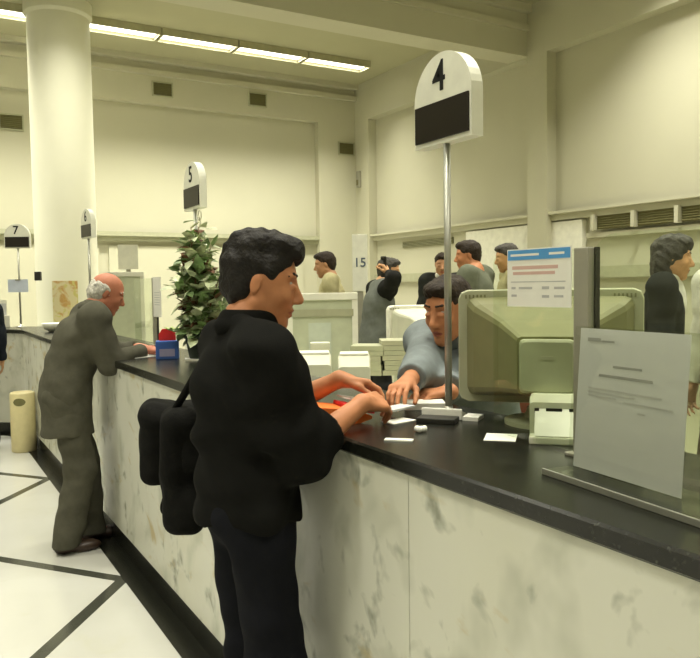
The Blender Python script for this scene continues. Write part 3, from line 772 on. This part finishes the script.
# black ink pad with a pale lid
t = empty('stamp_pad', (1.395, 1.855, ZT), D2R(-52), 'open black stamp pad with pale lid edge beside the sign pole', 'stamp pad')
sbox('pad', (0, 0, .008), (.12, .07, .016), m_dark, t, .003); sbox('lid', (0, .05, .018), (.13, .012, .034), m_paper, t, .003)
bm = bmesh.new()
for i in range(5):
    r_ = .008+.004*random.random()
    bmesh.ops.create_icosphere(bm, subdivisions=2, radius=r_, matrix=Matrix.Translation((.012*random.uniform(-1, 1), .012*random.uniform(-1, 1), .008)))
o = mesh_obj('crumpled_paper', bm, m_paper, None, label='tiny crumpled scrap of white paper between strip and stamp pad', category='paper scrap'); o.location = (1.26, 1.76, ZT+.002)

# candy box with blue sides and red top, papers beside it
t = empty('leaflet_box', (1.34, 4.50, ZT), D2R(-20), 'small blue box with a red topped flap on the counter by the plant', 'box')
sbox('body', (0, 0, .055), (.135, .10, .11), m_blub, t, .006); 
bm = bmesh.new(); prism(bm, [(-.05, 0), (.05, 0), (.05, .04), (.03, .07), (-.03, .07), (-.05, .04)], (0, .03, .11), (1, 0, 0), (0, 0, 1), .03); mesh_obj('flap', bm, m_redc, t)
sbox('pink_label', (0, -.051, .04), (.09, .003, .045), mat('lilac_print', (.42, .40, .62), .6, .2), t)
sheet('loose_paper', 1.24, 4.72, .4, .20, .12, 'white paper on the counter between the old man and the blue box', th=.004)
sheet('loose_paper', 1.46, 4.28, -.3, .16, .12, 'white paper on the counter right of the blue box', th=.012)

# ------------------------------------------------------------ variegated plant around the second sign
def plant(loc, H_, R_):
    t = empty('potted_plant', loc, 0, 'tall bushy potted plant with variegated leaves on the counter', 'plant')
    bm = bmesh.new(); lathe(bm, [(.06, 0), (.085, .13), (.092, .13), (.092, .15), (.08, .15), (.075, .12), (0, .12)], n=28); mesh_obj('pot', bm, m_pot, t, True)
    bm = bmesh.new(); stems = []
    for i in range(22):
        a = random.uniform(0, 6.28); rr = R_*random.uniform(.35, 1.05); top_ = H_*random.uniform(.42, .99)
        k = 1-.80*(top_/H_)**1.3
        P = [Vector((0, 0, .1)), Vector((.4*rr*k*math.cos(a), .4*rr*k*math.sin(a), .1+top_*.4)), Vector((rr*k*math.cos(a), rr*k*math.sin(a), top_))]
        Q = [P[0].lerp(P[1], u_).lerp(P[1].lerp(P[2], u_), u_) for u_ in [j/8 for j in range(9)]]
        tube(bm, Q, [.006-.0005*j for j in range(9)], 6); stems.append(Q)
    mesh_obj('stem', bm, m_leaf3, t, True)
    bm = bmesh.new()
    for Q in stems:
        for _ in range(46):
            u_ = random.uniform(.12, 1)*8; i = min(int(u_), 7); p = Q[i].lerp(Q[i+1], u_-i)
            d = Vector((random.gauss(0, 1), random.gauss(0, 1), random.gauss(.1, .6))).normalized(); L = random.uniform(.065, .125)
            p = p+Vector((random.gauss(0, .030), random.gauss(0, .030), random.gauss(0, .025)))
            sd = d.cross(Vector((random.gauss(0, .3), random.gauss(0, .3), 1))).normalized()*L*.30; up = sd.cross(d).normalized()
            mi = random.choices((0, 1, 2), (.36, .50, .14))[0]
            pts = [p, p+d*L*.35+sd, p+d*L*.7+sd*.7-up*L*.06, p+d*L-up*L*.18, p+d*L*.7-sd*.7-up*L*.06, p+d*L*.35-sd, p+d*L*.45-up*L*.07]
            v = [bm.verts.new(q) for q in pts]
            for tri in ((0, 1, 6), (1, 2, 6), (2, 3, 6), (3, 4, 6), (4, 5, 6), (5, 0, 6)): bm.faces.new([v[k] for k in tri]).material_index = mi
    me = bpy.data.meshes.new('foliage'); bm.to_mesh(me); bm.free()
    for mm in (m_leaf, m_leaf2, m_leaf3): me.materials.append(mm)
    link(bpy.data.objects.new('foliage', me), t)
    bm = bmesh.new()
    for k in range(9):
        a = k*.7; d = Vector((math.cos(a), math.sin(a), .45)).normalized(); p = Vector((-.13, .10, .17)); sd = d.cross(Vector((0, 0, 1))).normalized()*.02
        v = [bm.verts.new(q) for q in (p, p+d*.03+sd, p+d*.07, p+d*.03-sd)]; bm.faces.new(v)
    tube(bm, [(0, 0, .12), (-.06, .05, .17), (-.13, .10, .17)], .004, 6)
    mesh_obj('lime_sprig', bm, m_lime, t)
plant((1.47, 4.28, ZT), .80, .36)
bm = bmesh.new()
for r_, c_ in ((.035, (0, 0, 0)), (.03, (.03, .06, .05))):
    tube(bm, [(c_[0], c_[1]+r_*math.cos(a), c_[2]+r_*math.sin(a)) for a in [6.28*i/16 for i in range(15)]], .003, 6)
o = mesh_obj('wire_hoop', bm, m_dado, None, True, label='thin wire hoops around the pole under the number 5 sign', category='wire'); o.location = (1.535, 4.44, 2.0)

# ------------------------------------------------------------ far bend of the counter
t = empty('litter_bin', (.922, 8.08, 0), 0, 'tall cream cylindrical litter bin standing on the floor by the far counter', 'bin')
bm = bmesh.new(); lathe(bm, [(.110, 0), (.118, .01), (.118, .575), (.112, .59), (.098, .595), (.098, .58), (0, .58)], n=40); mesh_obj('body', bm, m_cream, t, True)
bm = bmesh.new(); rows = []
for i in range(13):
    u_ = -1+i/6; th_ = D2R(-112)+.50*u_; hz = .038*math.sqrt(max(1-u_*u_, .02))
    rows.append([bm.verts.new((r_*math.cos(th_), r_*math.sin(th_), .505+z_)) for r_, z_ in ((.117, -hz), (.1205, -hz), (.1205, hz), (.117, hz))])
for a, b in zip(rows, rows[1:]):
    for k in range(4): bm.faces.new((a[k], a[(k+1) % 4], b[(k+1) % 4], b[k]))
bm.faces.new(rows[0]); bm.faces.new(rows[-1])
mesh_obj('mouth', bm, m_grille, t)
bm = bmesh.new(); lathe(bm, [(.05, 0), (.10, .03), (.13, .085), (.125, .09), (.10, .05), (0, .03)], n=32)
o = mesh_obj('white_bowl', bm, m_white, None, True, label='white bowl on the counter beside the old man near the bend', category='bowl'); o.location = (1.27, 8.2, ZT)
t = empty('leaflet_stand', (.83, 9.66, ZT), D2R(20), 'white leaflet stand on the far counter under the number 7 sign', 'leaflet stand')
sbox('backboard', (0, .03, .16), (.34, .01, .32), m_white, t); sbox('pocket', (0, -.01, .07), (.34, .05, .14), m_white, t, .004)
for k in range(3): sbox('leaflet', (-.11+.11*k, .012, .17), (.09, .008, .22), (m_paper, m_brown, m_dull)[k], t)
t = empty('blue_white_sheet', (1.10, 9.59, 1.66), D2R(-15), 'pale blue white sheet fixed to the pole of the number 7 sign', 'notice')
sbox('sheet', (0, -.02, 0), (.22, .003, .15), mat('pale_blue_paper', (.62, .68, .80), .7, .2), t); sbox('clip', (0, -.023, .07), (.06, .006, .015), m_grey, t)
t = empty('small_speaker', (1.38, 10.03, 1.78), D2R(-20), 'tiny dark speaker on the front of the round column', 'speaker')
sbox('case', (0, 0, 0), (.075, .07, .11), m_dark, t, .006); sbox('bracket', (0, .05, 0), (.03, .08, .03), m_grey, t)
# brown blotched poster wrapped on the column foot
def wrap(name, cx, cy, r, a0_, a1_, z0, z1, m, **pr):
    bm = bmesh.new(); n = 10; rows = []
    for i in range(n+1):
        a = a0_+(a1_-a0_)*i/n
        rows.append([bm.verts.new((cx+rr*math.cos(a), cy+rr*math.sin(a), z)) for rr, z in ((r, z0), (r+.004, z0), (r+.004, z1), (r, z1))])
    for a, b in zip(rows, rows[1:]):
        for k in range(4): bm.faces.new((a[k], a[(k+1) % 4], b[(k+1) % 4], b[k]))
    bm.faces.new(rows[0]); bm.faces.new(rows[-1]); return mesh_obj(name, bm, m, None, **pr)
m_poster, *_ = stone_mat('brown_yellow_poster', (.62, .55, .33), [(6, .5, .6, (.50, .30, .10), 1, (1, 1, 1)), (9, .55, .62, (.55, .50, .18), 1, (1, 1, 1))], .6, .3)
wrap('faded_poster', 1.80, 10.46, .3885, D2R(-128), D2R(-82), 1.18, 1.72, m_poster, label='faded yellow brown poster wrapped round the lower column', category='poster')
# ------------------------------------------------------------ the office behind the counter
ZF = .2
def desk(x, y, rz, w_, d_, label, zt=.75):
    t = empty('staff_desk', (x, y, ZF), rz, label, 'desk', 'staff desks')
    sbox('desktop', (0, 0, zt-.015), (w_, d_, .03), m_crtl, t, .004); sbox('modesty_panel', (0, d_/2-.03, zt/2), (w_-.06, .02, zt-.06), m_panel, t)
    for sx in (-1, 1):
        sbox('leg', (sx*(w_/2-.03), 0, zt/2-.015), (.04, d_-.08, zt-.03), m_grey, t)
    return t
desk(2.12, 3.75, D2R(90), 1.8, .72, 'pale desk behind the counter carrying white office machines')
desk(3.42, 4.42, D2R(58), 1.6, .8, 'pale desk beside the man in the grey vest', .86)
def partition(x, y, rz, w_, h_, label, m=None, rail=.05):
    t = empty('office_partition', (x, y, ZF), rz, label, 'partition', 'office partitions')
    sbox('panel', (0, 0, h_/2-.02), (w_-.06, .03, h_-.06), m or m_panel, t)
    sbox('top_rail', (0, 0, h_-rail/2), (w_, .06, rail), m_white, t, .004)
    for sx in (-1, 1): sbox('post', (sx*(w_/2-.02), 0, (h_-rail)/2), (.04, .05, h_-rail), m_white, t)
    sbox('foot_rail', (0, 0, .03), (w_-.08, .045, .06), m_grey, t)
    return t
def poly(*p): return at_depth(*p)
def facing(px): # yaw turning local x along the picture, at column px
    r_ = ray(px, 285); return math.atan2(r_.y, r_.x)-math.pi/2
v = at_depth(322, 293, 5.3); t = partition(v.x, v.y, facing(322), .50, v.z-ZF, 'pale green partition with white top rail behind the young man, with a small window')
sbox('window_pane', (-.02, -.018, v.z-ZF-.34), (.16, .01, .26), mat('pale_blue_panel', (.55, .60, .50), .5, .3), t)
sbox('cross_rail', (0, -.02, v.z-ZF-.14), (.44, .012, .05), m_dado, t)
v = at_depth(124, 272, 8.3); partition(v.x, v.y, facing(124), .42, v.z-ZF, 'pale partition with white ledge right of the old man')
v = at_depth(238, 300, 6.4); partition(v.x, v.y, facing(238), .90, v.z-ZF, 'low pale partition behind the leafy plant')
v = at_depth(128, 257, 8.55)
t = empty('document_board', (v.x, v.y, v.z), facing(128), 'bright white board standing above the partition right of the old man', 'board')
sbox('board', (0, 0, 0), (.22, .02, .28), m_white, t); sbox('stand', (0, .035, (ZF-v.z)/2), (.05, .04, v.z-ZF), m_grey, t)
# white sign board with a number, on a post
v = at_depth(360, 266, 7.4)
t = empty('numbered_post_sign', (v.x, v.y, ZF), facing(360), 'tall white post sign numbered 15 left of the man in the grey vest', 'sign')
sbox('board', (0, 0, v.z-ZF+.03), (.15, .05, .56), m_sign, t, .004); sbox('post', (0, 0, (v.z-ZF-.25)/2), (.06, .04, v.z-ZF-.25), m_grey, t); sbox('foot', (0, 0, .01), (.30, .25, .02), m_grey, t)
text_obj('number', '15', .125, mat('blue_grey_ink', (.10, .13, .17), .6, .2), t, (0, -.0265, v.z-ZF+.03), (1, 0, 0), (0, 0, 1), .001)
# white machines on the near desk
DT = ZF+.75
def printer(px, py, d_, w_, h_, dep, label):
    v = at_depth(px, py, d_); t = empty('desk_printer', (v.x, v.y, DT), facing(px), label, 'printer', 'white office machines')
    hh = v.z-DT
    bm = bmesh.new(); loft(bm, [(dep/2, 0, hh*.5, w_, hh), (-dep*.2, 0, hh*.5, w_, hh), (-dep/2, 0, hh*.42, w_*.97, hh*.84)]); mesh_obj('body', bm, m_crtl, t)
    sbox('paper_slot', (0, -dep*.46, hh*.55), (w_*.7, .03, .02), m_dark, t); sbox('lid', (0, dep*.1, hh+.006), (w_*.9, dep*.6, .012), m_white, t, .004)
    return t
printer(313, 354, 3.95, .19, .3, .22, 'wide white office printer behind the counter, left one seen above the young man\'s forearm')
printer(354, 355, 3.75, .16, .3, .20, 'rounded white office machine left of the clerk\'s sleeve')
v = at_depth(320, 343, 4.2); t = empty('card_terminal', (v.x, v.y, DT), facing(320), 'small cream terminal on a stand behind the white printers', 'terminal')
sbox('head', (0, 0, v.z-DT-.02), (.11, .08, .05), m_crtl, t, .008); sbox('stem', (0, 0, (v.z-DT-.04)/2), (.04, .04, v.z-DT-.04), m_grey, t)
# beige monitor further back and stacks of files
v = at_depth(413, 318, 5.1); crt((v.x, v.y, ZF+.86), facing(413)+.35, .36, .36, m_white, m_crtl, 'pale monitor seen from behind right of the man in the grey vest', None, .3, (.13, .13), 0)
for k, (px, py, d_) in enumerate(((398, 338, 4.6), (368, 340, 4.6))):
    v = at_depth(px, py, d_); t = empty('file_stack', (v.x, v.y, ZF+.86), facing(px)+.1-.25*k, ('stack of grey white folders at the waist of the man in the grey vest', 'stack of pale folders above the rounded white machine')[k], 'files', 'stacks of files on the desk')
    n_ = max(2, int((v.z-ZF-.86)/.03))
    for i in range(n_): sbox('folder', (random.uniform(-.01, .01), 0, .015+.03*i), (.20, .22, .028), (m_dado, m_crt, m_crt)[i % 3], t)
# brown chair behind the clerk
v = Vector((2.33, 2.55, 0))
t = empty('office_chair', (v.x, v.y, ZF), D2R(205), 'reddish brown high backed chair behind the seated clerk', 'chair')
bm = bmesh.new(); loft(bm, [(-.035, 0, 0, .40, .66), (0, 0, 0, .44, .70), (.03, 0, 0, .40, .66)]); 
for q in bm.verts: q.co = Vector((q.co.y-.02, q.co.x, q.co.z+.93))
mesh_obj('backrest', bm, m_brown, t)
bm = bmesh.new(); lathe(bm, [(.0, .50), (.22, .50), (.25, .53), (.24, .57), (0, .58)], (.22, 0, 0), 28); mesh_obj('seat', bm, m_brown, t, True)
bm = bmesh.new(); tube(bm, [(.22, 0, .06), (.22, 0, .51)], .03, 12); mesh_obj('column', bm, m_dark, t, True)
bm = bmesh.new(); tube(bm, [(.2, 0, .51), (-.02, 0, .52), (-.06, 0, .75)], .02, 8); mesh_obj('back_bracket', bm, m_dark, t, True)
for k in range(5):
    a = k*1.2566; bm = bmesh.new(); tube(bm, [(.22, 0, .07), (.22+.27*math.cos(a), .27*math.sin(a), .06)], .018, 8)
    bmesh.ops.create_uvsphere(bm, u_segments=12, v_segments=8, radius=.028, matrix=Matrix.Translation((.22+.27*math.cos(a), .27*math.sin(a), .029)))
    mesh_obj('caster_leg', bm, m_dark, t, True)
# ------------------------------------------------------------ the people
BLK = ('black_jacket', (.0075, .0075, .0065)); NAVY = ('black_trousers', (.009, .0095, .012))
Y = person('young man with dark hair in a black jacket at the counter handing over papers', (.845, 2.06, 0), -6, 1.75,
    lean=-2, curve=3, neckp=17, hp=10, hy=-25, drop=.035, hsc=1.05, feet=((-.02, .12), (.0, -.10)), tw=4,
    hands={-1: dict(p=(1.135, 1.875, 1.255), d=(.93, .30, -.08), n=(-.1, -.55, .8), curl=.55, pole=(-.45, -.25, -1), thumb=.45),
           1: dict(p=(1.185, 2.10, 1.30), d=(.88, -.35, -.22), n=(.0, .25, .95), curl=.5, pole=(-.2, .7, -1), thumb=.4)},
    top=('jacket', BLK), legs=NAVY, skin_='tan', hair=('full', 'black'), vox=.005, collar=(BLK, 0, .015, .064, 1.25), sleeve=(.42, .42), jacket_hem=.045, loose=.032, girth=1.05, rip=.011)
SUIT = ('grey_brown_suit', (.080, .077, .056))
O = person('old balding man in a grey suit leaning on the counter', (.83, 4.86, 0), -4, 1.78,
    lean=8, curve=15, neckp=12, hp=22, hy=-6, pel=(-.03, .94), feet=((.10, .10), (-.06, -.10)),
    hands={-1: dict(p=(1.27, 4.74, 1.215), d=(.97, -.12, -.08), n=(0, -.2, .95), curl=.4, pole=(-.2, -.35, -1)),
           1: dict(p=(1.29, 4.98, 1.215), d=(.9, -.3, -.05), n=(0, .1, .95), curl=.4, pole=(-.2, .5, -1))},
    top=('suit_jacket', SUIT), legs=('suit_trousers', (.080, .077, .056)), shoes='brown', skin_='ruddy', hair=('bald', 'white'), vox=.006,
    collar=(SUIT, 0, .01, .062), sleeve=(.93, .93), lw=1.12, rip=.006, jacket_hem=.25, loose=.034, girth=1.04)
SH = ('blue_grey_shirt', (.19, .215, .215))
Cl = person('seated clerk in a blue grey shirt reaching over the counter from behind', (2.09, 2.44, ZF), 203, 1.76,
    lean=14, curve=14, neckp=10, hp=13, hy=-8, pel=(0, .71), feet=((.40, .14), (.40, -.14)), sit=True,
    hands={-1: dict(p=(1.475, 2.13, 1.265), d=(-.80, -.55, -.12), n=(-.1, .1, .95), curl=.45, pole=(.2, .8, -.6)),
           1: dict(p=(1.66, 2.13, 1.215), d=(-.9, .3, -.05), n=(0, -.1, .95), curl=.4, pole=(.4, -.8, -.6))},
    top=('shirt', SH), legs=('dark_trousers', (.03, .03, .03)), skin_='tan', hair=('short', 'brown'), vox=.006, collar=(SH, 0, .01, .060), sleeve=(.80, .80), jacket_hem=.06, loose=.024)
def at(px, py, d): q = at_depth(px, py, d); return (q.x, q.y, ZF)
gp = None
Vm = person('man in a grey vest over black shirt, holding a phone to his ear', at(374, 260, 6.7), -12, 1.67, lean=4, curve=6, hp=8, hy=-25,
    hands={-1: dict(p=tuple(np.array(at(389, 272, 6.55))+np.array((0, 0, 1.50))), d=(-.35, .3, .85), n=(.5, -.8, 0), curl=1.0, pole=(-.2, -.9, -.5))},
    top=('shirt', ('black_shirt', (.018, .018, .016))), vest=('grey_vest', (.14, .15, .13)), legs=('dark_trousers', (.03, .03, .03)), hair=('short', 'ash'), skin_='warm', vox=.008, detail=False, jacket_hem=.12)
person('man in a pale yellow shirt behind the green partition', at(333, 252, 7.6), 150, 1.76, lean=3, hp=10, top=('shirt', ('pale_yellow_shirt', (.46, .42, .24))),
    legs=('brown_trousers', (.10, .08, .05)), hair=('short', 'brown'), skin_='olive', vox=.009, detail=False, jacket_hem=.08)
person('man in a green grey jacket standing with his back turned', at(481, 241, 6.5), 118, 1.80, lean=3, curve=4, hp=6, hy=25, top=('jacket', ('green_grey_jacket', (.13, .14, .10))),
    legs=('dark_trousers', (.03, .03, .03)), hair=('short', 'brown'), skin_='tan', vox=.008, detail=False, jacket_hem=.18)
person('man in a dark suit far back, half hidden by the sign pole', at(442, 252, 8.4), 232, 1.76, top=('jacket', ('dark_suit', (.03, .032, .028))), collar=(('white_shirt', (.7, .69, .6)), 0, .01, .058),
    legs=('dark_trousers', (.03, .03, .03)), hair=('short', 'brown'), skin_='olive', vox=.009, detail=False)
person('man in a beige top mostly hidden behind the blue topped notice', at(512, 245, 7.0), 150, 1.78, top=('top', ('beige_top', (.42, .38, .22))),
    legs=('brown_trousers', (.10, .08, .05)), hair=('short', 'ash'), skin_='warm', vox=.009, detail=False)
Wm = person('dark haired woman in a black suit jacket standing at the right', at(660, 243, 4.25), -52, 1.66, lean=2, hp=6, top=('suit_jacket', ('black_suit', (.022, .023, .020))),
    collar=(('white_shirt', (.7, .69, .6)), 0, .01, .052), legs=('dark_trousers', (.03, .03, .03)), hair=('long', 'ash'), skin_='warm', vox=.007, detail=True, fem=True, girth=.92)
person('grey haired person in a white shirt cut off by the right frame edge', at(738, 236, 3.6), 165, 1.68, lean=2, top=('shirt', ('white_shirt', (.7, .69, .6))),
    legs=('brown_trousers', (.10, .08, .05)), hair=('long', 'pale'), skin_='pale', vox=.008, detail=False, fem=True)
person('person in dark clothes cut off by the left frame edge', (.56, 8.42, 0), 85, 1.72, lean=8, curve=8, top=('jacket', ('blue_black_jacket', (.02, .024, .032))),
    legs=('dark_trousers', (.03, .03, .03)), hair=('short', 'brown'), skin_='warm', vox=.009, detail=False)

q_ = Wm; f = Field(q_['Cc'](.09, 0, .20)-.25, q_['Cc'](.09, 0, .20)+.25, .006)
f.ell(q_['Cc'](.072, 0, .24), np.array([.065, .060, .15])*q_['s'], q_['Rc'], .02); f.ell(q_['Cc'](.03, 0, .37), np.array([.065, .062, .045])*q_['s'], q_['Rc'], .03)
f.mesh('blouse_front', cloth('white_shirt', (.7, .69, .6)), Wm['root'], 1, label='white blouse front')

# telephone held by the man in the vest
a_ = Vm['arm'][-1]; hp_ = Vm['W'](a_[2]+a_[3]*.075); 
t = empty('telephone_handset', tuple(hp_), D2R(-40), 'dark telephone handset held by the man in the grey vest', 'telephone')
sbox('grip', (0, 0, .0), (.03, .03, .16), m_dark, t, .01); sbox('earpiece', (-.012, 0, .075), (.05, .045, .035), m_dark, t, .01); sbox('mouthpiece', (-.012, 0, -.075), (.05, .045, .035), m_dark, t, .01)

# shoulder bag on the young man's back
t = empty('shoulder_bag', (.77, 2.475, .80), D2R(76), 'black shoulder bag hanging behind the young man', 'bag')
m_bag = mat('black_nylon', (.008, .008, .007), .9, .08, (30, .2), .3, 200)
def soft_box(name, c, sz, rad, m, parent, rip=.004, seed=3):
    f = Field(np.array(c)-np.array(sz)/2-.05, np.array(c)+np.array(sz)/2+.05, .006)
    ax = [f.lo[i]+f.v*np.arange(f.n[i]) for i in range(3)]; P = np.stack(np.meshgrid(*ax, indexing='ij'), -1)-np.array(c)
    q = np.abs(P)-(np.array(sz)/2-rad); f.F = (np.linalg.norm(np.maximum(q, 0), axis=-1)+np.minimum(q.max(-1), 0)-rad).astype(np.float32)
    f.ripple(rip, 28, seed); return f.mesh(name, m, parent, 2)
soft_box('body', (0, 0, .20), (.30, .13, .42), .05, m_bag, t, .010); soft_box('pocket', (.10, .05, .26), (.22, .17, .30), .06, m_bag, t, .010, 4); soft_box('flap', (0, -.03, .30), (.285, .11, .22), .04, m_bag, t, .003, 6)
W2 = lambda p: tuple(RZ(-D2R(76)) @ (Vector(p)-Vector((.77, 2.475, .80))))
bm = bmesh.new()
path = [(.735, 2.46, 1.17), (.77, 2.38, 1.27), (.80, 2.30, 1.37), (.82, 2.25, 1.43), (.835, 2.22, 1.48), (.89, 2.21, 1.505), (.955, 2.23, 1.43), (1.0, 2.32, 1.30), (.92, 2.42, 1.18), (.84, 2.46, 1.13)]
rows = []
P_ = [Vector(W2(p)) for p in path]; PP = []
for i in range(len(P_)-1):
    for k in range(4):
        p0, p1, p2, p3 = P_[max(i-1, 0)], P_[i], P_[i+1], P_[min(i+2, len(P_)-1)]; u_ = k/4
        PP.append(.5*((2*p1)+(p2-p0)*u_+(2*p0-5*p1+4*p2-p3)*u_*u_+(3*p1-p0-3*p2+p3)*u_**3))
tube(bm, PP, .013, 8); mesh_obj('strap', bm, m_bag, t, True)
# orange and red wallet under the young man's forearms
t = empty('document_wallet', (1.15, 2.06, ZT), D2R(-10), 'orange and red paper wallet on the counter between the young man\'s forearms', 'wallet')
bm = bmesh.new()
prism(bm, [(-.13, 0), (.05, 0), (.09, .012), (.09, .02), (.02, .045), (-.10, .06), (-.13, .05)], (0, .06, 0), (1, 0, 0), (0, 0, 1), .14); mesh_obj('cover', bm, m_orange, t)
sbox('red_insert', (.055, -.01, .042), (.10, .12, .012), m_redc, t, .003, Matrix.Rotation(.25, 3, 'Y')); sbox('white_sheet', (.07, .03, .062), (.09, .08, .003), m_paper, t, 0, Matrix.Rotation(.2, 3, 'Y'))
# paper passed between the hands
o = sheet('banknote_bundle', 1.33, 1.985, D2R(20), .12, .06, 'small bundle of notes held between the two pairs of hands', 'paper', m_dull, .006, 1.205)
